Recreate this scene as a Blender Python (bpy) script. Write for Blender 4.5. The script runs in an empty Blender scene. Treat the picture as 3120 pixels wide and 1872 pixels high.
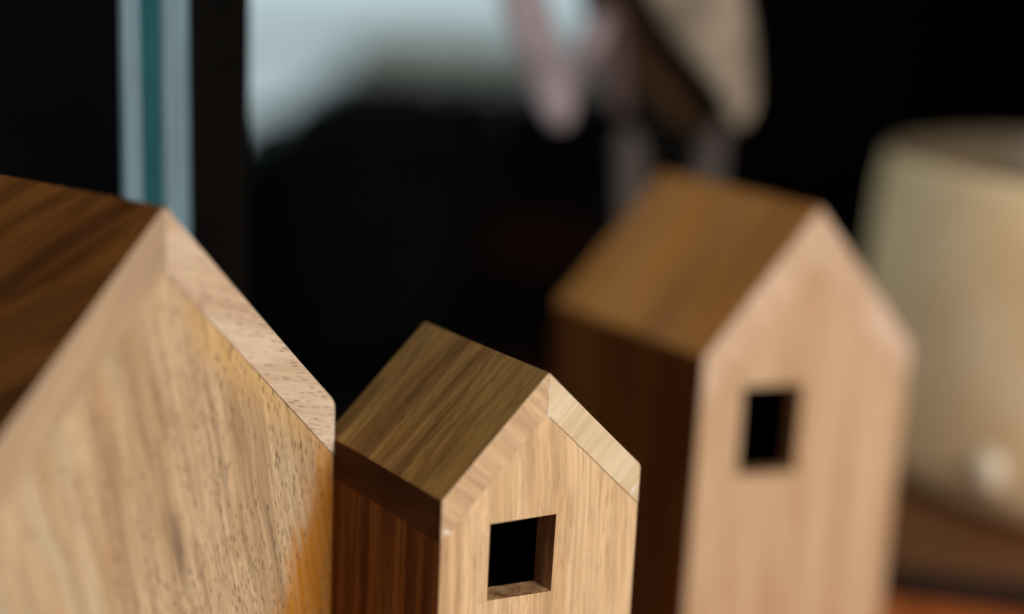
import bpy, bmesh, math, random
from mathutils import Matrix, Vector
random.seed(7)
scene = bpy.context.scene
COL = scene.collection

# ------------------------------------------------------------------ camera
CAM_H = 0.358
cam_data = bpy.data.cameras.new('camera')
cam = bpy.data.objects.new('camera', cam_data); COL.objects.link(cam)
cam.matrix_world = Matrix(((0.99891468, -0.04657757, 0.0, 0.0),
                           (0.01089084, 0.23356779, -0.97227953, 0.0),
                           (0.04528641, 0.97122429, 0.23382156, CAM_H),
                           (0, 0, 0, 1)))
cam_data.sensor_width = 36.0
cam_data.lens = 50.0
cam_data.clip_start = 0.01
cam_data.clip_end = 60
cam_data.dof.use_dof = True
cam_data.dof.focus_distance = 0.503
cam_data.dof.aperture_fstop = 1.75
scene.camera = cam

# ------------------------------------------------------------------ light
world = bpy.data.worlds.new('World'); scene.world = world
world.use_nodes = True
bg = world.node_tree.nodes['Background']
bg.inputs['Color'].default_value = (0.53, 0.595, 0.635, 1)      # the overcast sky beyond the window
bg.inputs['Strength'].default_value = 1.25
scene.view_settings.view_transform = 'Standard'
scene.view_settings.look = 'None'
scene.view_settings.exposure = 0.0
scene.view_settings.gamma = 1.0

def area_lamp(name, loc, target, size, size_y, power, color):
    d = bpy.data.lights.new(name, 'AREA')
    d.shape = 'RECTANGLE'; d.size = size; d.size_y = size_y
    d.energy = power; d.color = color
    o = bpy.data.objects.new(name, d); COL.objects.link(o)
    o.location = loc
    o.rotation_euler = (Vector(target) - Vector(loc)).to_track_quat('-Z', 'Y').to_euler()
    return o
area_lamp('window_light', (0.92, -0.60, 0.85), (0.08, 0.65, 0.18), 0.7, 0.8, 32, (1.0, 0.97, 0.93))
area_lamp('overhead_fill', (-0.25, 0.15, 1.6), (0.0, 0.6, 0.2), 0.5, 0.5, 3.5, (1.0, 0.86, 0.68))  # added warm fill from above, no fitting seen there

# ------------------------------------------------------------------ node helpers
class NT:
    def __init__(self, name):
        self.m = bpy.data.materials.new(name); self.m.use_nodes = True
        self.t = self.m.node_tree
        self.b = self.t.nodes['Principled BSDF']
    def n(self, typ, **kw):
        nd = self.t.nodes.new(typ)
        for k, v in kw.items(): setattr(nd, k, v)
        return nd
    def put(self, sock, v):
        if isinstance(v, bpy.types.NodeSocket): self.t.links.new(v, sock)
        elif isinstance(v, (tuple, list)) and len(v) == 3 and sock.type == 'RGBA': sock.default_value = (*v, 1)
        else: sock.default_value = v
    def math(self, op, a, b=0.0, c=None, clamp=False):
        nd = self.n('ShaderNodeMath', operation=op, use_clamp=clamp)
        self.put(nd.inputs[0], a); self.put(nd.inputs[1], b)
        if c is not None: self.put(nd.inputs[2], c)
        return nd.outputs[0]
    def step(self, v, lo, hi, tlo=0.0, thi=1.0):
        nd = self.n('ShaderNodeMapRange', interpolation_type='SMOOTHSTEP')
        self.put(nd.inputs['Value'], v)
        nd.inputs['From Min'].default_value = lo; nd.inputs['From Max'].default_value = hi
        nd.inputs['To Min'].default_value = tlo; nd.inputs['To Max'].default_value = thi
        return nd.outputs[0]
    def mix(self, f, a, b, mode='MIX'):
        nd = self.n('ShaderNodeMix', data_type='RGBA', blend_type=mode)
        self.put(nd.inputs[0], f); self.put(nd.inputs[6], a); self.put(nd.inputs[7], b)
        return nd.outputs[2]
    def mapping(self, vec, loc=(0, 0, 0), rot=(0, 0, 0), scale=(1, 1, 1)):
        nd = self.n('ShaderNodeMapping')
        self.put(nd.inputs['Vector'], vec)
        nd.inputs['Location'].default_value = loc
        nd.inputs['Rotation'].default_value = rot
        nd.inputs['Scale'].default_value = scale
        return nd.outputs[0]
    def noise(self, vec, scale=1.0, detail=2.0, rough=0.5, dist=0.0):
        nd = self.n('ShaderNodeTexNoise')
        self.put(nd.inputs['Vector'], vec)
        nd.inputs['Scale'].default_value = scale; nd.inputs['Detail'].default_value = detail
        nd.inputs['Roughness'].default_value = rough; nd.inputs['Distortion'].default_value = dist
        return nd.outputs['Fac']
    def ramp(self, f, stops):
        nd = self.n('ShaderNodeValToRGB'); self.put(nd.inputs[0], f)
        e = nd.color_ramp.elements
        while len(e) < len(stops): e.new(0.5)
        for el, (p, c) in zip(e, stops): el.position = p; el.color = (*c, 1)
        return nd.outputs[0]
    def bump(self, h, strength=0.2, dist=0.0005):
        nd = self.n('ShaderNodeBump'); nd.inputs['Strength'].default_value = strength
        nd.inputs['Distance'].default_value = dist
        self.put(nd.inputs['Height'], h); self.put(self.b.inputs['Normal'], nd.outputs[0])
    def finish(self, color, rough=0.5, spec=0.35):
        self.put(self.b.inputs['Base Color'], color)
        self.put(self.b.inputs['Roughness'], rough)
        self.b.inputs['Specular IOR Level'].default_value = spec
        return self.m

def wood(name, palette, grain=(0, 0, 0), offset=(0, 0, 0), band=(55, 20, 7), pore=(0.0012, 0.0012, 0.0065),
         pore_color=(0.16, 0.085, 0.045), pore_amount=0.5, pore_mask=None, grain2=(0, 0, 0), fibre=0.25, rough=0.5, spec=0.35,
         wobble=0.004, extra=None, pore_far=None):
    """Wood with its grain along local Z after the rotation 'grain': growth bands, fibres and short pores."""
    k = NT(name)
    obj = k.n('ShaderNodeTexCoord').outputs['Object']
    base = k.mapping(k.mapping(k.mapping(obj, rot=grain), rot=grain2), loc=offset)
    # slow wander of the grain
    wn = k.n('ShaderNodeTexNoise'); k.put(wn.inputs['Vector'], k.mapping(base, scale=(1, 1, 0.45)))
    wn.inputs['Scale'].default_value = 38; wn.inputs['Detail'].default_value = 1.5
    sub = k.n('ShaderNodeVectorMath', operation='SUBTRACT'); k.put(sub.inputs[0], wn.outputs['Color']); sub.inputs[1].default_value = (.5, .5, .5)
    sc = k.n('ShaderNodeVectorMath', operation='SCALE'); k.put(sc.inputs[0], sub.outputs[0]); sc.inputs['Scale'].default_value = wobble * 2
    add = k.n('ShaderNodeVectorMath', operation='ADD'); k.put(add.inputs[0], base); k.put(add.inputs[1], sc.outputs[0])
    p = add.outputs[0]
    broad = k.noise(k.mapping(p, scale=band), detail=3.0, rough=0.55, dist=0.35)
    col = k.ramp(k.step(broad, 0.28, 0.72), palette)
    f1 = k.noise(k.mapping(p, scale=(620, 620, 16)), detail=2.0)
    f2 = k.noise(k.mapping(p, scale=(1900, 1900, 45)), detail=1.0)
    fib = k.math('ADD', k.math('MULTIPLY', f1, 0.7), k.math('MULTIPLY', f2, 0.3))
    fac = k.step(fib, 0.3, 0.7, 1 - fibre, 1 + fibre * 0.55)
    comb = k.n('ShaderNodeCombineColor'); [k.put(comb.inputs[i], fac) for i in range(3)]
    col = k.mix(1.0, col, comb.outputs[0], 'MULTIPLY')
    if extra: col = extra(k, obj, p, col)
    height = fib
    if pore_amount:
        vo = k.n('ShaderNodeTexVoronoi', feature='F1')
        k.put(vo.inputs['Vector'], k.mapping(p, scale=(1 / pore[0], 1 / pore[1], 1 / pore[2])))
        vo.inputs['Scale'].default_value = 1.0
        sep = k.n('ShaderNodeSeparateColor'); k.put(sep.inputs[0], vo.outputs['Color'])
        dens = k.noise(k.mapping(p, scale=(95, 95, 26)), detail=2.0)
        dens = k.step(dens, 0.36, 0.68, 0.15, 1.0)
        if pore_mask: dens = k.math('MULTIPLY', dens, pore_mask(k, obj))
        keep = k.math('LESS_THAN', sep.outputs[0], k.math('MULTIPLY', dens, 0.95, clamp=True))
        dot = k.step(vo.outputs['Distance'], 0.20, 0.42, 1.0, 0.0)
        dash = k.math('MULTIPLY', k.math('MULTIPLY', dot, keep), k.math('MULTIPLY_ADD', sep.outputs[1], 0.6, 0.4))
        dash = k.math('MULTIPLY', dash, pore_amount, clamp=True)
        col = k.mix(dash, col, pore_color)
        height = k.math('SUBTRACT', height, k.math('MULTIPLY', dash, 1.4))
    k.bump(height, 0.22, 0.0004)
    sheen = k.noise(k.mapping(base, scale=(30, 30, 18)), detail=4, rough=0.65)
    return k.finish(col, k.step(sheen, 0.3, 0.7, rough - 0.08, rough + 0.16), spec)

def plain(name, color, rough=0.5, spec=0.5, vary=0.12, scale=40, stretch=(1, 1, 1), metallic=0.0):
    k = NT(name)
    obj = k.n('ShaderNodeTexCoord').outputs['Object']
    nz = k.noise(k.mapping(obj, scale=stretch), scale=scale, detail=3)
    fac = k.step(nz, 0.3, 0.7, 1 - vary, 1 + vary)
    comb = k.n('ShaderNodeCombineColor'); [k.put(comb.inputs[i], fac) for i in range(3)]
    k.b.inputs['Metallic'].default_value = metallic
    return k.finish(k.mix(1.0, color, comb.outputs[0], 'MULTIPLY'), rough, spec)

# ------------------------------------------------------------------ mesh helpers
def link(name, bm, mats, parent=None, smooth=False):
    me = bpy.data.meshes.new(name); bm.normal_update(); bm.to_mesh(me); bm.free()
    if not isinstance(mats, (list, tuple)): mats = [mats]
    for m in mats: me.materials.append(m)
    if smooth:
        for p in me.polygons: p.use_smooth = True
    o = bpy.data.objects.new(name, me); COL.objects.link(o)
    if parent: o.parent = parent
    return o
def thing(name, label, cat, loc=(0, 0, 0), rz=0.0, group=None):
    o = bpy.data.objects.new(name, None); COL.objects.link(o)
    o.empty_display_size = 0.02
    o.location = loc; o.rotation_euler = (0, 0, rz)
    o['label'] = label; o['category'] = cat
    if group: o['group'] = group
    return o
def structure(o): o['kind'] = 'structure'; return o
def bevel_outer(o, w, seam, seg=3):
    """rounds the worn outer edges fully and the glued joints (edges whose ends both satisfy seam) only a little"""
    me = o.data
    at = me.attributes.new('bevel_weight_edge', 'FLOAT', 'EDGE')
    nf = {}
    for p in me.polygons:
        for ek in p.edge_keys: nf.setdefault(tuple(sorted(ek)), []).append(p.normal.copy())
    for e in me.edges:
        ns = nf.get(tuple(sorted(e.vertices)), [])
        wgt = 0.0
        if len(ns) == 2 and ns[0].angle(ns[1], 0) > math.radians(25):
            wgt = 1.0
            if all(seam(me.vertices[v].co) for v in e.vertices): wgt = 0.22
        at.data[e.index].value = wgt
    b = o.modifiers.new('bevel', 'BEVEL'); b.width = w; b.segments = seg; b.limit_method = 'WEIGHT'
def bevel(o, w, seg=2, angle=30):
    b = o.modifiers.new('bevel', 'BEVEL'); b.width = w; b.segments = seg
    b.limit_method = 'ANGLE'; b.angle_limit = math.radians(angle)
def add_box(bm, a, b, mat=0):
    (x0, y0, z0), (x1, y1, z1) = a, b
    v = [bm.verts.new(c) for c in ((x0, y0, z0), (x1, y0, z0), (x1, y1, z0), (x0, y1, z0), (x0, y0, z1), (x1, y0, z1), (x1, y1, z1), (x0, y1, z1))]
    for f in ((0, 3, 2, 1), (4, 5, 6, 7), (0, 1, 5, 4), (1, 2, 6, 5), (2, 3, 7, 6), (3, 0, 4, 7)):
        bm.faces.new([v[i] for i in f]).material_index = mat
def box(name, a, b, mat, parent=None):
    bm = bmesh.new(); add_box(bm, a, b); return link(name, bm, mat, parent)
def prism(bm, prof, y0, y1, end_mat=0, side_mat=1):
    """profile in x,z (counter-clockwise seen from the front, -y) pushed back from y0 to y1"""
    a = [bm.verts.new((x, y0, z)) for x, z in prof]; b = [bm.verts.new((x, y1, z)) for x, z in prof]
    n = len(prof)
    bm.faces.new(a).material_index = end_mat
    bm.faces.new(b[::-1]).material_index = end_mat
    for i in range(n):
        j = (i + 1) % n
        bm.faces.new((a[i], b[i], b[j], a[j])).material_index = side_mat
    bmesh.ops.recalc_face_normals(bm, faces=bm.faces)
def lathe(bm, prof, seg=96, mat=0):
    rings = []
    for r, z in prof:
        rings.append([bm.verts.new((r * math.cos(2 * math.pi * i / seg), r * math.sin(2 * math.pi * i / seg), z)) for i in range(seg)])
    for a, b in zip(rings, rings[1:]):
        for i in range(seg):
            j = (i + 1) % seg
            bm.faces.new((a[i], a[j], b[j], b[i])).material_index = mat
    return rings

# ------------------------------------------------------------------ materials
BLACK = (0.004, 0.0045, 0.005)
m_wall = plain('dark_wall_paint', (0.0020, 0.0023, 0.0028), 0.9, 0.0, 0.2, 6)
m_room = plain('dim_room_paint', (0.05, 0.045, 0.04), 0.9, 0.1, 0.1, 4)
m_cavity = plain('unlit_cavity', (0.010, 0.006, 0.004), 0.9, 0.05, 0.2, 60)  # near-black colour supplies the darkness of the hollow

# --- large house
def big_front_extra(k, obj, p, col):
    s = k.n('ShaderNodeSeparateXYZ'); k.put(s.inputs[0], obj)
    x, z = s.outputs[0], s.outputs[2]
    zz = k.math('SUBTRACT', z, 0.2805)                           # measured down from the ridge
    n1 = k.noise(k.mapping(p, scale=(130, 130, 30)), detail=3, rough=0.6)
    n2 = k.noise(k.mapping(p, scale=(420, 420, 18)), detail=2)
    # cloudy figure across the board
    cl = k.noise(k.mapping(p, loc=(1, 5, 2), scale=(85, 85, 38)), detail=4, rough=0.65)
    col = k.mix(k.step(cl, 0.48, 0.70, 0.0, 0.42), col, (0.33, 0.19, 0.085))
    # pale greenish streaks
    f = k.step(k.noise(k.mapping(p, loc=(3, 1, 2), scale=(120, 120, 9)), detail=2), 0.50, 0.66)
    left = k.step(x, 0.0, -0.055)
    col = k.mix(k.math('MULTIPLY', f, k.math('MULTIPLY_ADD', left, 0.55, 0.1)), col, (0.46, 0.42, 0.28))
    # golden heartwood under the rafter
    d = k.math('ADD', x, zz)                                     # roof pitch is close to 45 degrees
    d = k.math('ADD', d, k.math('MULTIPLY', k.math('SUBTRACT', n1, 0.5), 0.02))
    gold = k.math('MULTIPLY', k.step(d, -0.045, -0.027), k.step(zz, -0.105, -0.055, 0.25, 0.6))
    gold = k.math('MULTIPLY', gold, k.step(x, 0.004, 0.016))
    col = k.mix(gold, col, (0.60, 0.37, 0.13))
    # amber stain along the right arris
    e = k.math('SUBTRACT', k.math('SUBTRACT', x, 0.0795), k.math('MULTIPLY', k.math('ADD', zz, 0.104), 0.42))
    e = k.math('ADD', e, k.math('ADD', k.math('MULTIPLY', k.math('SUBTRACT', n1, 0.5), 0.038), k.math('MULTIPLY', k.math('SUBTRACT', n2, 0.5), 0.012)))
    amber = k.math('MULTIPLY', k.step(e, -0.019, 0.002), k.step(n2, 0.30, 0.55, 0.80, 1.0))
    col = k.mix(amber, col, k.mix(n2, (0.52, 0.215, 0.019), (0.31, 0.108, 0.010)))
    # grey knot streak
    ang = k.math('ADD', x, k.math('MULTIPLY', k.math('ADD', zz, 0.112), 0.17))
    q = k.math('DIVIDE', k.math('SUBTRACT', ang, 0.003), 0.0042)
    r = k.math('DIVIDE', k.math('ADD', zz, 0.112), 0.019)
    kn = k.math('SQRT', k.math('ADD', k.math('MULTIPLY', q, q), k.math('MULTIPLY', r, r)))
    kn = k.math('ADD', kn, k.math('MULTIPLY', k.math('SUBTRACT', n2, 0.5), 1.6))
    col = k.mix(k.step(kn, 1.1, 0.1, 0.0, 0.8), col, (0.17, 0.115, 0.07))
    # dark mineral threads
    th = k.noise(k.mapping(p, loc=(7, 0, 1), scale=(210, 210, 7)), detail=3, rough=0.7)
    col = k.mix(k.math('MULTIPLY', k.step(th, 0.60, 0.70), 0.45), col, (0.20, 0.13, 0.065))
    return col
def big_pores(k, obj):
    s = k.n('ShaderNodeSeparateXYZ'); k.put(s.inputs[0], obj)
    a = k.math('SUBTRACT', s.outputs[0], k.math('MULTIPLY', k.math('SUBTRACT', s.outputs[2], 0.2805), 0.25))
    return k.step(a, 0.0, 0.06, 0.5, 2.2)
m_big_front = wood('mango_wood_front', [(0.0, (0.36, 0.225, 0.122)), (0.35, (0.48, 0.325, 0.182)), (0.7, (0.54, 0.38, 0.225)), (1.0, (0.42, 0.28, 0.165))],
                   grain=(0, math.radians(12), 0), band=(75, 20, 6), pore_amount=0.85, pore_mask=big_pores, extra=big_front_extra,
                   fibre=0.30, pore_color=(0.15, 0.085, 0.045), pore=(0.0011, 0.0011, 0.0052), wobble=0.003)
m_big_rafter_a = wood('tan_wood_end', [(0, (0.35, 0.235, 0.14)), (0.5, (0.42, 0.29, 0.175)), (1, (0.48, 0.335, 0.205))],
                      grain=(0, math.radians(-40), 0), pore_amount=0.15, fibre=0.12)
m_big_rafter_b = wood('pinkish_wood_end', [(0, (0.49, 0.34, 0.215)), (0.5, (0.57, 0.42, 0.28)), (1, (0.63, 0.485, 0.345))],
                      grain=(0, math.radians(74), 0), band=(80, 20, 14), pore_amount=0.8, pore_mask=lambda k, o: 2.6, pore=(0.00085, 0.00085, 0.0058),
                      pore_color=(0.28, 0.14, 0.10), fibre=0.12, wobble=0.004)
BIG_TOP = [(0, (0.042, 0.0150, 0.0040)), (0.3, (0.080, 0.0285, 0.007)), (0.5, (0.17, 0.063, 0.0132)), (0.68, (0.105, 0.038, 0.0085)), (1, (0.185, 0.074, 0.0168))]  # browner than the front: shade of roof and sides put into colour
m_big_shaded = wood('shaded_walnut_roof', BIG_TOP, grain=(0, math.radians(-45), 0), grain2=(math.radians(-36), 0, 0), band=(30, 42, 5), pore_amount=0.4, fibre=0.28,
                   pore_color=(0.015, 0.006, 0.003), rough=0.5, spec=0.15)
# --- small house
m_small_front = wood('straw_wood_front', [(0, (0.50, 0.32, 0.16)), (0.5, (0.60, 0.41, 0.22)), (1, (0.66, 0.46, 0.26))],
                     grain=(0, math.radians(2), 0), band=(150, 30, 7), pore_amount=0.4, pore=(0.0009, 0.0009, 0.009),
                     pore_color=(0.25, 0.13, 0.06), fibre=0.22, offset=(0.3, 0.1, 0.2))
m_small_rafter_a = wood('straw_wood_end', [(0, (0.48, 0.315, 0.175)), (0.5, (0.53, 0.355, 0.20)), (1, (0.57, 0.395, 0.235))],
                        grain=(0, math.radians(50), 0), band=(140, 40, 20), pore_amount=0.35, pore=(0.0008, 0.0008, 0.004),
                        pore_color=(0.24, 0.13, 0.07), fibre=0.2, offset=(0.8, 0.1, 0.2))
m_small_rafter_b = wood('cream_wood_end', [(0, (0.54, 0.405, 0.23)), (0.5, (0.60, 0.47, 0.285)), (1, (0.64, 0.53, 0.355))],
                        grain=(0, math.radians(-48), 0), band=(110, 40, 10), pore_amount=0.1, fibre=0.10, offset=(0.5, 0.4, 0.2))
SM_TOP = [(0, (0.14, 0.066, 0.017)), (0.4, (0.21, 0.108, 0.029)), (0.7, (0.28, 0.162, 0.047)), (1, (0.17, 0.085, 0.023))]  # roof browns carry the shade of the slope turned from the light
m_small_shaded = wood('shaded_brown_roof', SM_TOP, grain=(0, math.radians(-43), 0), band=(40, 110, 9), pore_amount=0.45, pore=(0.001, 0.0016, 0.010),
                     pore_color=(0.06, 0.026, 0.007), fibre=0.22, rough=0.5, spec=0.15, offset=(0.2, 0.6, 0.1))
m_small_eave = wood('shaded_brown_eave', [(0, (0.04, 0.014, 0.0045)), (0.5, (0.062, 0.023, 0.007)), (1, (0.085, 0.034, 0.011))],
                    grain=(math.radians(90), 0, 0), band=(60, 60, 8), pore_amount=0.3, pore_color=(0.03, 0.01, 0.004), fibre=0.25, spec=0.05)  # darker still, as the upright eave face catches less light
m_small_side = wood('shaded_reddish_side', [(0, (0.090, 0.030, 0.008)), (0.5, (0.14, 0.053, 0.015)), (1, (0.22, 0.094, 0.029))],
                    band=(40, 140, 6), pore_amount=0.3, pore_color=(0.03, 0.01, 0.004), fibre=0.22, spec=0.05, offset=(0.7, 0.2, 0.3))  # side wall's shade is mixed into this brown
m_reveal = wood('cut_wood_reveal', [(0, (0.20, 0.09, 0.035)), (0.5, (0.32, 0.17, 0.075)), (1, (0.44, 0.27, 0.13))],
                band=(180, 180, 20), pore_amount=0.4, fibre=0.3)
# --- tall house
m_tall_front = wood('peach_wood_front', [(0, (0.45, 0.27, 0.14)), (0.5, (0.54, 0.355, 0.205)), (1, (0.60, 0.42, 0.265))],
                    band=(36, 20, 5), pore_amount=0.1, fibre=0.10, offset=(0.15, 0.3, 0.9))
m_tall_rafter = wood('rosy_wood_end', [(0, (0.52, 0.34, 0.215)), (0.5, (0.57, 0.39, 0.255)), (1, (0.66, 0.47, 0.34))],
                     grain=(0, math.radians(45), 0), band=(50, 20, 20), pore_amount=0.1, fibre=0.10)
m_tall_shaded = wood('shaded_honey_roof', [(0, (0.24, 0.088, 0.011)), (0.5, (0.30, 0.114, 0.015)), (1, (0.36, 0.144, 0.021))],
                    grain=(0, math.radians(-45), 0), band=(30, 45, 6), pore_amount=0.2, fibre=0.15, rough=0.5, spec=0.15)  # roof brown includes the shade on the left slope
m_tall_side = wood('shaded_umber_side', [(0, (0.075, 0.022, 0.005)), (0.5, (0.105, 0.033, 0.008)), (1, (0.14, 0.045, 0.011))],
                   band=(30, 60, 6), pore_amount=0.2, fibre=0.2, spec=0.0)  # dark brown stands for the shaded left wall and eave
# --- the rest
m_table = wood('red_brown_table', [(0, (0.28, 0.065, 0.014)), (0.5, (0.38, 0.095, 0.020)), (1, (0.46, 0.13, 0.030))],
               grain=(0, math.radians(90), 0), band=(8, 30, 2), pore_amount=0.2, pore=(0.002, 0.002, 0.02), fibre=0.2, rough=0.4)
m_board = wood('brown_board_top', [(0, (0.085, 0.028, 0.008)), (0.5, (0.12, 0.042, 0.012)), (1, (0.15, 0.056, 0.016))],
               grain=(0, math.radians(90), 0), band=(12, 40, 3), pore_amount=0.2, pore=(0.002, 0.002, 0.02), fibre=0.2, rough=0.5)
m_board_shade = plain('shaded_board_edge', (0.018, 0.007, 0.003), 0.7, 0.2, 0.3, 60)  # near-black paint for the shade at the board's front
def glaze():
    k = NT('cream_glaze')
    obj = k.n('ShaderNodeTexCoord').outputs['Object']
    a = k.noise(obj, 14, 3); b = k.noise(obj, 160, 2)
    col = k.ramp(k.step(a, 0.3, 0.7), [(0, (0.78, 0.54, 0.29)), (0.6, (0.84, 0.61, 0.35)), (1, (0.86, 0.66, 0.41))])
    k.bump(b, 0.05, 0.001)
    k.finish(col, 0.42, 0.35)
    return k.m
m_glaze = glaze()
m_inside = plain('shaded_pot_inside', (0.15, 0.108, 0.065), 0.3, 0.6, 0.15, 30)  # brown darkened to give the shade inside the pot
m_highlight = plain('painted_highlight', (0.72, 0.60, 0.44), 0.4, 0.6, 0.03, 30)  # pale colour of the blob that plays the glossy highlight
m_strip = plain('grey_blue_anodised_strip', (0.155, 0.235, 0.275), 0.55, 0.3, 0.10, 3, (60, 60, 8))
m_teal = plain('teal_rubber_seal', (0.010, 0.075, 0.090), 0.6, 0.3, 0.15, 3, (40, 40, 9))
m_mullion = plain('black_window_profile', (0.004, 0.0035, 0.003), 0.6, 0.02, 0.2, 20)
m_cloth_pink = plain('dusty_pink_cloth', (0.235, 0.185, 0.19), 0.9, 0.1, 0.35, 28)
m_cloth_beige = plain('beige_cloth', (0.27, 0.21, 0.155), 0.9, 0.1, 0.35, 28)
m_cloth_brown_and_shade = plain('dark_brown_cloth_and_shade', (0.034, 0.018, 0.009), 0.95, 0.05, 0.2, 60)
m_cloth_plum = plain('plum_brown_cloth', (0.075, 0.048, 0.045), 0.95, 0.05, 0.15, 60)
m_cloth_grey = plain('taupe_cloth', (0.085, 0.068, 0.06), 0.95, 0.05, 0.15, 60)
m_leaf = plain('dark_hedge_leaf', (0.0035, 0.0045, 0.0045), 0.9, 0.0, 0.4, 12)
m_ground = plain('dark_soil', (0.006, 0.006, 0.006), 0.9, 0.0, 0.3, 8)
m_paving = plain('pale_paving', (0.66, 0.66, 0.65), 0.9, 0.1, 0.35, 0.30)
m_render = plain('pale_render', (0.33, 0.30, 0.245), 0.85, 0.2, 0.08, 5)
m_pane_dark = plain('dark_far_glass', (0.02, 0.025, 0.03), 0.15, 0.5, 0.1, 5)
def pane_mat():
    k = NT('clear_pane')
    k.b.inputs['Base Color'].default_value = (0.93, 0.98, 0.97, 1)
    k.b.inputs['Roughness'].default_value = 0.0
    k.b.inputs['IOR'].default_value = 1.45
    tr = k.n('ShaderNodeBsdfTransparent'); tr.inputs[0].default_value = (0.93, 0.98, 0.98, 1)
    gl = k.n('ShaderNodeBsdfGlossy'); gl.inputs['Roughness'].default_value = 0.02
    fr = k.n('ShaderNodeFresnel'); fr.inputs['IOR'].default_value = 1.12
    mx = k.n('ShaderNodeMixShader')
    k.put(mx.inputs[0], k.math('MULTIPLY', fr.outputs[0], 0.10)); k.put(mx.inputs[1], tr.outputs[0]); k.put(mx.inputs[2], gl.outputs[0])
    k.put(k.t.nodes['Material Output'].inputs['Surface'], mx.outputs[0])
    return k.m
m_pane = pane_mat()

# ------------------------------------------------------------------ room (axes along the window wall)
# window wall: starts at P0, runs along U (away to the right); N points into the room
P0 = Vector((-0.161, 0.585, 0)); UX, UY = 0.45, 0.893029; WRZ = math.atan2(UY, UX)
def in_wall(o): o.location = (P0.x, P0.y, 0); o.rotation_euler = (0, 0, WRZ); return o
# in wall coordinates x = along the wall, y = outward (away from the room), z = up
G0, G1, GB, GT = 0.077, 0.645, 0.01, 0.95            # the glazed opening
bm = bmesh.new()
add_box(bm, (-1.6, 0.0, -0.75), (-0.0052, 0.06, 2.0))
add_box(bm, (-0.0052, 0.0, -0.75), (G1, 0.06, GB - 0.02))
add_box(bm, (-0.0052, 0.0, GT + 0.02), (G1, 0.06, 2.0))
add_box(bm, (G1, 0.0, -0.75), (3.0, 0.06, 2.0))
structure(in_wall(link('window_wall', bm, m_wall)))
structure(in_wall(box('rear_wall', (-1.6, -2.7, -0.75), (3.0, -2.6, 2.0), m_room)))
structure(in_wall(box('side_wall', (-1.7, -2.7, -0.75), (-1.602, 0.12, 2.0), m_wall)))
structure(in_wall(box('side_wall', (3.002, -2.7, -0.75), (3.1, 0.12, 2.0), m_wall)))
structure(in_wall(box('ceiling', (-1.7, -2.7, 2.002), (3.1, 0.12, 2.1), m_room)))
structure(in_wall(box('floor', (-1.7, -2.7, -0.85), (3.1, 0.12, -0.752), m_room)))

# window
win = in_wall(thing('window', 'dark framed window with pale blue and teal edge strips behind the largest house', 'window'))
def bar(name, x0, x1, y0, y1, mat, label=None):
    o = box(name, (x0, y0, GB - 0.02), (x1, y1, GT + 0.02), mat, win); bevel(o, 0.0009, 2)
    if label: o['label'] = label
    return o
bar('edge_strip', -0.0048, 0.0048, -0.0030, 0.03, m_strip, 'pale grey-blue strip')
bar('seal', 0.0050, 0.0204, -0.0002, 0.03, m_teal, 'teal seal strip')
bar('edge_strip', 0.0206, 0.0358, -0.0020, 0.03, m_strip, 'pale grey-blue strip')
bar('frame_post', 0.0360, G0, -0.0030, 0.05, m_mullion, 'black post')
bar('frame_post', G1 - 0.02, G1 - 0.0005, -0.0030, 0.05, m_mullion, 'black post')
box('frame_rail', (G0, -0.003, GB - 0.0198), (G1 - 0.02, 0.05, GB), m_mullion, win)
box('frame_rail', (G0, -0.003, GT), (G1 - 0.02, 0.05, GT + 0.0198), m_mullion, win)
box('pane', (G0 - 0.002, 0.02, GB - 0.002), (G1 - 0.018, 0.024, GT + 0.002), m_pane, win)

# ------------------------------------------------------------------ outside the window
structure(box('ground', (-14, 1.9, -0.95), (14, 5.0, -0.90), m_ground))
structure(box('paved_yard', (-25, 5.002, -0.95), (25, 45, -0.895), m_paving))
hedge = thing('hedge', 'dark blurred hedge seen low through the window glass', 'hedge', (0, 3.9, -0.9))
def hedge_top(x):
    z = 0.005
    if x < -0.55: z = 0.005 - (-0.55 - x) * 0.68
    return max(z, -0.45) + 0.01 * math.sin(x * 31) + 0.9
bm = bmesh.new()
xs = [-2.2 + i * 0.05 for i in range(100)]
ring = []
for x in xs:
    t = hedge_top(x) - 0.05
    ring.append([bm.verts.new((x, y + random.uniform(-.03, .03), z)) for y, z in ((0, 0), (-0.02, t * .6), (0.12, t * .93), (0.35, t), (0.6, t * .9), (0.7, 0))])
for a, b in zip(ring, ring[1:]):
    for i in range(5): bm.faces.new((a[i], b[i], b[i + 1], a[i + 1]))
link('branches', bm, m_leaf, hedge)
bm = bmesh.new()
for i in range(5000):
    x = random.uniform(-2.2, 2.7); t = hedge_top(x)
    if random.random() < .5: c = Vector((x, random.uniform(.0, .6), t + random.uniform(-.07, .015)))
    else: c = Vector((x, random.uniform(-.06, .06), random.uniform(.2, t)))
    a = Vector((random.gauss(0, 1), random.gauss(0, 1), random.gauss(0, 1))).normalized()
    b = a.orthogonal().normalized(); s = random.uniform(.012, .026)
    bm.faces.new([bm.verts.new(c + v) for v in (a * s * 1.6, b * s * .7, -a * s * 1.6, -b * s * .7)])
lv = link('leaves', bm, m_leaf, hedge); lv['kind'] = 'stuff'
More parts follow.
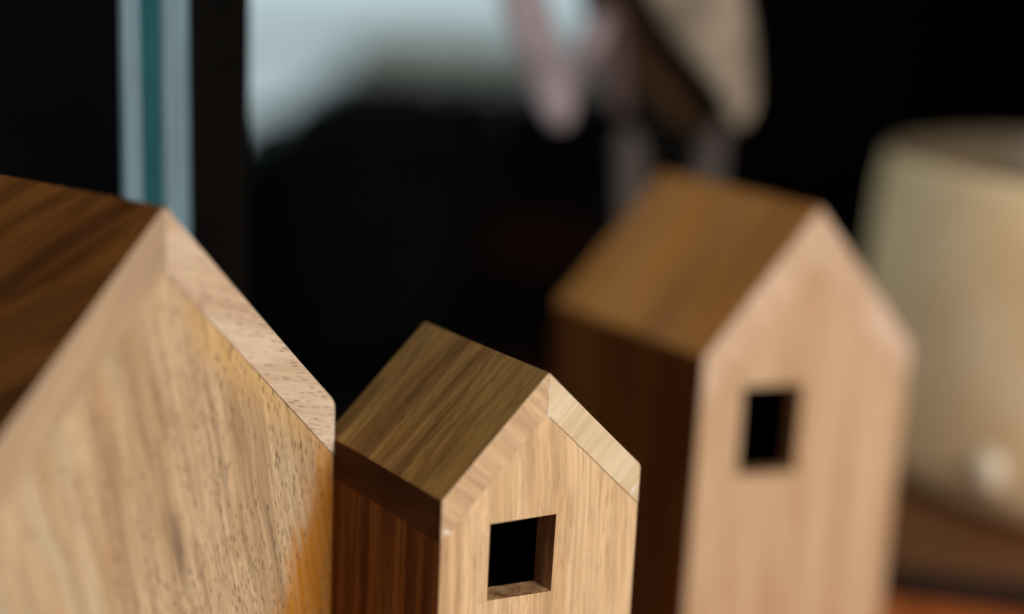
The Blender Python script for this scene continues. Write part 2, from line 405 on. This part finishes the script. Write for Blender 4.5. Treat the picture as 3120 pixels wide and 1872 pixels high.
# a pale low building across the yard
bld = thing('building', 'pale blurred building beyond the hedge through the window', 'building', (1.2, 12.0, -0.9))
bm = bmesh.new(); add_box(bm, (-2.65, 0, 0), (4.0, 3, 0.50)); w_ = link('wall', bm, m_render, bld)
bm = bmesh.new(); add_box(bm, (-2.70, -0.1, 0.502), (4.1, 3.1, 0.54)); r_ = link('roof', bm, m_render, bld)
for i in range(4):
    x = -2.3 + i * 1.4
    f_ = box('window', (x, -0.03, 0.10), (x + 0.5, -0.002, 0.30), m_render, bld)
    box('glazing', (x + .04, -0.045, 0.13), (x + .46, -0.031, 0.27), m_pane_dark, f_)

# ------------------------------------------------------------------ table
tab = thing('table', 'red-brown wooden table under the toy houses and the pot', 'table', (0.3, 0.35, -0.75), WRZ)
# table local axes follow the wall: x along it, y toward it
def tl(x, y): # wall coordinates -> table local
    w = P0 + Vector((UX, UY, 0)) * x + Vector((-UY, UX, 0)) * y - Vector((0.3, 0.35, 0))
    return (w.x * UX + w.y * UY, -w.x * UY + w.y * UX)
xa, ya = tl(-0.75, -0.85); xb, yb = tl(1.5, -0.012)
npl = 7
for i in range(npl):
    y0 = ya + (yb - ya) * i / npl + 0.0006; y1 = ya + (yb - ya) * (i + 1) / npl - 0.0006
    o = box('plank', (xa, y0, 0.715), (xb, y1, 0.75), m_table, tab); bevel(o, 0.0015, 2)
for x, y in ((xa + .06, ya + .06), (xb - .06, ya + .06), (xa + .06, yb - .06), (xb - .06, yb - .06)):
    o = box('leg', (x - .03, y - .03, 0.002), (x + .03, y + .03, 0.7145), m_table, tab); bevel(o, .003)

# ------------------------------------------------------------------ toy houses
def arc(cx, cz, r, a0, a1, n):
    return [(cx + r * math.cos(math.radians(a0 + (a1 - a0) * i / n)), cz + r * math.sin(math.radians(a0 + (a1 - a0) * i / n))) for i in range(n + 1)]
def fillet(p, a, b, r, n=6):
    """round corner p between neighbours a and b"""
    p, a, b = Vector(p), Vector(a), Vector(b)
    da, db = (a - p).normalized(), (b - p).normalized()
    half = da.angle(db) / 2; t = r / math.tan(half)
    c = p + (da + db).normalized() * (r / math.sin(half))
    s, e = p + da * t - c, p + db * t - c
    out = []
    for i in range(n + 1):
        v = s.lerp(e, i / n).normalized() * r
        out.append(tuple(c + v))
    return out
def toy_house(label, apex, yaw, w, rh, dep, sl, ox, lz, mats, eave_r, win=None, edge=0.0006):
    """mats: front, left rafter end, right rafter end, roof top, wall side"""
    zh = apex[2]
    t = thing('toy_house', label, 'toy house', (apex[0], apex[1], 0), yaw, 'wooden toy houses on the table')
    xl, xr = -w / 2 - ox * w, w / 2 - ox * w
    zl, zr = zh - rh + lz * w, zh - rh
    A, L, R_ = (0, zh), (xl, zl), (xr, zr)
    Ai, Li, Ri = (0, zh - sl), (xl, zl - sl), (xr, zr - sl)
    g = 0.00008
    # roof boards, mitred at the ridge
    prof = [(-g, zh), *fillet(L, A, Li, eave_r[0]), Li, (-g, zh - sl)]
    bm = bmesh.new(); prism(bm, prof[::-1], 0, dep)
    for f in bm.faces:
        if abs(f.normal.x) > 0.97 and f.calc_center_median().x < xl * .9: f.material_index = 2
    rb = link('roof_board', bm, [mats[1], mats[3], mats[5]], t); bevel_outer(rb, edge, lambda c: (abs(c.x) < 2 * g) or abs((c.z - Li[1]) - (Ai[1] - Li[1]) * (c.x - xl) / -xl) < 1e-5)
    prof = [(g, zh - sl), Ri, *fillet(R_, Ri, A, eave_r[1]), (g, zh)]
    bm = bmesh.new(); prism(bm, prof[::-1], 0.0001, dep - 0.0003)
    rb2 = link('roof_board', bm, [mats[2], mats[3]], t); bevel_outer(rb2, edge, lambda c: (abs(c.x) < 2 * g) or abs((c.z - Ri[1]) - (Ai[1] - Ri[1]) * (c.x - xr) / -xr) < 1e-5)
    # body
    dz = 0.00008
    out = [(xl + .0002, 0), (xr - .0002, 0), (xr - .0002, Ri[1] - dz), (0, Ai[1] - dz), (xl + .0002, Li[1] - dz)]
    y0 = 0.0002
    bm = bmesh.new()
    fv = [bm.verts.new((x, y0, z)) for x, z in out]; bv = [bm.verts.new((x, dep - .0005, z)) for x, z in out]
    n = len(out)
    bm.faces.new(bv[::-1]).material_index = 0
    for i in range(n):
        j = (i + 1) % n; bm.faces.new((fv[i], bv[i], bv[j], fv[j])).material_index = 1
    if win:
        hole, depth = win
        hz = [(x, zh + z) for x, z in hole]
        hv = [bm.verts.new((x, y0, z)) for x, z in hz]
        es = [bm.edges.get((fv[i], fv[(i + 1) % n])) for i in range(n)]
        es += [bm.edges.new((hv[i], hv[(i + 1) % 4])) for i in range(4)]
        res = bmesh.ops.triangle_fill(bm, edges=es, use_beauty=True, use_dissolve=False)
        for f in res['geom']:
            if isinstance(f, bmesh.types.BMFace): f.material_index = 0
        kill = [f for f in bm.faces if len(f.verts) == 3 and all(v in hv for v in f.verts)]
        if kill: bmesh.ops.delete(bm, geom=kill, context='FACES_ONLY')
    else:
        bm.faces.new(fv).material_index = 0
    bmesh.ops.recalc_face_normals(bm, faces=bm.faces)
    wall = link('wall', bm, [mats[0], mats[4]], t)
    bevel_outer(wall, edge, lambda c: c.z > min(Li[1], Ri[1]) - .01)
    if win:
        # reveals of the cut opening, then a wider hollow painted near-black for its shade
        bm = bmesh.new()
        a = [bm.verts.new((x, y0 + .00005, z)) for x, z in hz]; b = [bm.verts.new((x, depth, z)) for x, z in hz]
        for i in range(4):
            j = (i + 1) % 4; bm.faces.new((a[i], a[j], b[j], b[i])).material_index = 0
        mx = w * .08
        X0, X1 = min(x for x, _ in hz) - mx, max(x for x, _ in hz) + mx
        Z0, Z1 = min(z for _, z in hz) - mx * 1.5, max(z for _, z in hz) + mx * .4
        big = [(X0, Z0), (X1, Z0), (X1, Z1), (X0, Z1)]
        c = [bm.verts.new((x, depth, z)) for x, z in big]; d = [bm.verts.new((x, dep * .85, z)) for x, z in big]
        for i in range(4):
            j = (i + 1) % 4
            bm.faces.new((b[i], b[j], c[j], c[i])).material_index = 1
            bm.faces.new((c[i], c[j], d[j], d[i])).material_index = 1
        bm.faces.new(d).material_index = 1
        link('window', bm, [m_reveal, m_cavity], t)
    return t

toy_house('largest wooden toy house with shaded walnut roof and amber stained front edge, at the left',
          (-0.1085, 0.4339, CAM_H - 0.0775), 0.9641, 0.1633, 0.0815, 0.105, 0.0212, 0.0105, 0.0053,
          (m_big_front, m_big_rafter_a, m_big_rafter_b, m_big_shaded, m_big_shaded, m_big_shaded), (0.002, 0.0075), edge=0.0008)
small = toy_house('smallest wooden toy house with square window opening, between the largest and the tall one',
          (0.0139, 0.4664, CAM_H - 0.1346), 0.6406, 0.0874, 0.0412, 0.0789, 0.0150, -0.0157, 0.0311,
          (m_small_front, m_small_rafter_a, m_small_rafter_b, m_small_shaded, m_small_side, m_small_eave), (0.0016, 0.0034),
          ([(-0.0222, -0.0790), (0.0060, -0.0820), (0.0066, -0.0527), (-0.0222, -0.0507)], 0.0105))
m_glue = plain('dried_pale_glue', (0.66, 0.60, 0.50), 0.35, 0.5, 0.05, 400)
for gx, gz, sx, sz, ga in ((0.0004, -0.0150, 0.00045, 0.0016, 0), (-0.0400, -0.0500, 0.0017, 0.0009, 40), (0.0420, -0.0500, 0.0014, 0.0006, -42), (0.0002, -0.006, 0.00025, 0.0030, 0)):
    bm = bmesh.new(); bmesh.ops.create_icosphere(bm, subdivisions=3, radius=1.0)
    for v in bm.verts: v.co *= 1 + 0.18 * math.sin(v.co.x * 5 + v.co.z * 4 + gx * 900)
    bmesh.ops.scale(bm, vec=(sx, 0.00022, sz), verts=bm.verts)
    bmesh.ops.rotate(bm, cent=(0, 0, 0), matrix=Matrix.Rotation(math.radians(ga), 3, 'Y'), verts=bm.verts)
    g_ = link('glue_spot', bm, m_glue, small, True); g_.location = (gx, 0.0001, CAM_H - 0.1346 + gz)
S = 0.955
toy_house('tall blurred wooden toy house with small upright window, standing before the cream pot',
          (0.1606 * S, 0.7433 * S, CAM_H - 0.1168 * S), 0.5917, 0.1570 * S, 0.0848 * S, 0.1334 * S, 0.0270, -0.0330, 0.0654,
          (m_tall_front, m_tall_rafter, m_tall_rafter, m_tall_shaded, m_tall_side, m_tall_side), (0.003, 0.006),
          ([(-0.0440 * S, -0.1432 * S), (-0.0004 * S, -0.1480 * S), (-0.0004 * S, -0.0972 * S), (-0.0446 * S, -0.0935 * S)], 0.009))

# ------------------------------------------------------------------ pot on its board
brd = thing('board', 'brown wooden board with shade-painted edge under the cream pot', 'board', (0.235, 0.79, 0.0), -0.197)
o = box('board_top', (0, 0.0160, 0.0012), (0.42, 0.38, 0.0150), m_board, brd); bevel(o, 0.001)
o = box('shade_band', (0, 0.0, 0.0010), (0.42, 0.0157, 0.0148), m_board_shade, brd); bevel(o, 0.001)  # dark strip painted as shade along the front edge
pot = thing('pot', 'large cream glazed pot with rounded rim on the brown board', 'pot', (0.450, 1.0, 0.0152))
prof = [(0.0, 0.0), (0.150, 0.0), (0.172, 0.003), (0.182, 0.012), (0.187, 0.035), (0.191, 0.09), (0.192, 0.15), (0.190, 0.20), (0.188, 0.210)]
rim = [(0.188, 0.2102), (0.1876, 0.217), (0.1866, 0.2215), (0.1850, 0.2242), (0.1832, 0.2252)]
inner = [(0.1831, 0.2252), (0.1815, 0.2235), (0.180, 0.217), (0.178, 0.20), (0.180, 0.12), (0.176, 0.04), (0.15, 0.012), (0.0, 0.010)]
bm = bmesh.new(); lathe(bm, prof); link('body', bm, m_glaze, pot, True)
bm = bmesh.new(); lathe(bm, rim); link('rim', bm, m_glaze, pot, True)
bm = bmesh.new(); lathe(bm, inner); link('lining', bm, m_inside, pot, True)
# pale blob set into the glaze as a painted highlight
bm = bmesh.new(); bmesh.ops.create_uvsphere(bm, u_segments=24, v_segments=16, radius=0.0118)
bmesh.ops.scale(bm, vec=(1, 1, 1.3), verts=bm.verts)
highlight_spot = link('highlight_spot', bm, m_highlight, pot, True); highlight_spot.location = (-0.1345, -0.1247, 0.0390)

# ------------------------------------------------------------------ ribbon bow hanging behind the tall house
bow = thing('ribbon_bow', 'blurred pink and beige cloth bow with drooping tails hanging above the tall house', 'ribbon bow', (0.085, 0.97, 0.36))
def ribbon(name, pts, mat, thick=0.006, y0=0.87):
    """a flat soft ribbon: list of (x, z, width, y) in world x,z along its middle line"""
    q = y0 / 0.87
    pts = [(x * q, CAM_H + (z - CAM_H) * q, w * q, y0 + y - 0.87) for x, z, w, y in pts]
    bm = bmesh.new(); rings = []
    P = []
    for i in range(len(pts) - 1):
        p0 = pts[max(i - 1, 0)]; p1 = pts[i]; p2 = pts[i + 1]; p3 = pts[min(i + 2, len(pts) - 1)]
        for s in range(6):
            u = s / 6
            P.append([0.5 * (2 * b + (c - a) * u + (2 * a - 5 * b + 4 * c - d) * u * u + (3 * b - a - 3 * c + d) * u ** 3) for a, b, c, d in zip(p0, p1, p2, p3)])
    P.append(list(pts[-1]))
    for i, (x, z, w, y) in enumerate(P):
        a = P[max(i - 1, 0)]; b = P[min(i + 1, len(P) - 1)]
        t = Vector((b[0] - a[0], b[3] - a[3], b[1] - a[1])).normalized()
        side = t.cross(Vector((0, 1, 0))).normalized(); nrm = side.cross(t).normalized()
        c = Vector((x, y, z)) - Vector(bow.location)
        rg = []
        for kx in range(16):
            an = 2 * math.pi * kx / 16
            cu = math.cos(an)
            rg.append(bm.verts.new(c + side * cu * w / 2 + nrm * (math.sin(an) * thick / 2 + 0.10 * w * cu * cu)))
        rings.append(rg)
    for a, b in zip(rings, rings[1:]):
        for i in range(16): bm.faces.new((a[i], a[(i + 1) % 16], b[(i + 1) % 16], b[i]))
    bm.faces.new(rings[0][::-1]); bm.faces.new(rings[-1])
    bmesh.ops.recalc_face_normals(bm, faces=bm.faces)
    return link(name, bm, mat, bow, True)
ribbon('loop', [(-0.012, 0.372, 0.029, .870), (-0.001, 0.337, 0.028, .868), (0.009, 0.309, 0.027, .866), (0.019, 0.284, 0.024, .866), (0.0245, 0.269, 0.018, .868), (0.0265, 0.264, 0.010, .870)], m_cloth_pink, y0=0.90)
ribbon('loop', [(0.047, 0.333, 0.012, .874), (0.040, 0.316, 0.017, .876), (0.034, 0.298, 0.016, .878), (0.030, 0.284, 0.010, .880)], m_cloth_pink, y0=0.93)
ribbon('loop', [(0.086, 0.384, 0.060, .870), (0.1035, 0.345, 0.054, .868), (0.1180, 0.318, 0.040, .866), (0.1290, 0.294, 0.024, .866), (0.1325, 0.279, 0.016, .868), (0.131, 0.270, 0.008, .870)], m_cloth_beige, y0=0.95)
ribbon('fold', [(0.062, 0.375, 0.070, .87), (0.071, 0.342, 0.074, .87), (0.082, 0.312, 0.064, .87), (0.092, 0.290, 0.045, .87), (0.104, 0.272, 0.024, .87), (0.112, 0.262, 0.008, .87)], m_cloth_brown_and_shade, 0.02, y0=0.985)  # dark brown ribbon gives the shaded inner side of the loops
ribbon('fold', [(0.050, 0.336, 0.012, .87), (0.052, 0.315, 0.018, .87), (0.056, 0.292, 0.016, .87), (0.062, 0.272, 0.008, .87)], m_cloth_plum, y0=0.955)
ribbon('tail', [(0.0655, 0.262, 0.008, .884), (0.0675, 0.254, 0.015, .884), (0.0705, 0.240, 0.018, .885), (0.0735, 0.205, 0.018, .886)], m_cloth_grey, y0=0.98)
ribbon('tail', [(0.125, 0.268, 0.008, .884), (0.121, 0.258, 0.016, .884), (0.119, 0.248, 0.018, .885), (0.1185, 0.205, 0.018, .886)], m_cloth_grey, y0=0.99)
bm = bmesh.new(); bmesh.ops.create_uvsphere(bm, u_segments=20, v_segments=12, radius=0.022)
kn = link('knot', bm, m_cloth_brown_and_shade, bow, True); kn.location = (-0.010, 0.015, 0.045); kn.scale = (1.3, 1.0, 1.0)
bm = bmesh.new(); add_box(bm, (-0.0012, -0.0012, 0), (0.0012, 0.0012, 1.60)); cd = link('cord', bm, m_cloth_brown_and_shade, bow); cd.location = (-0.010, 0.015, 0.043)
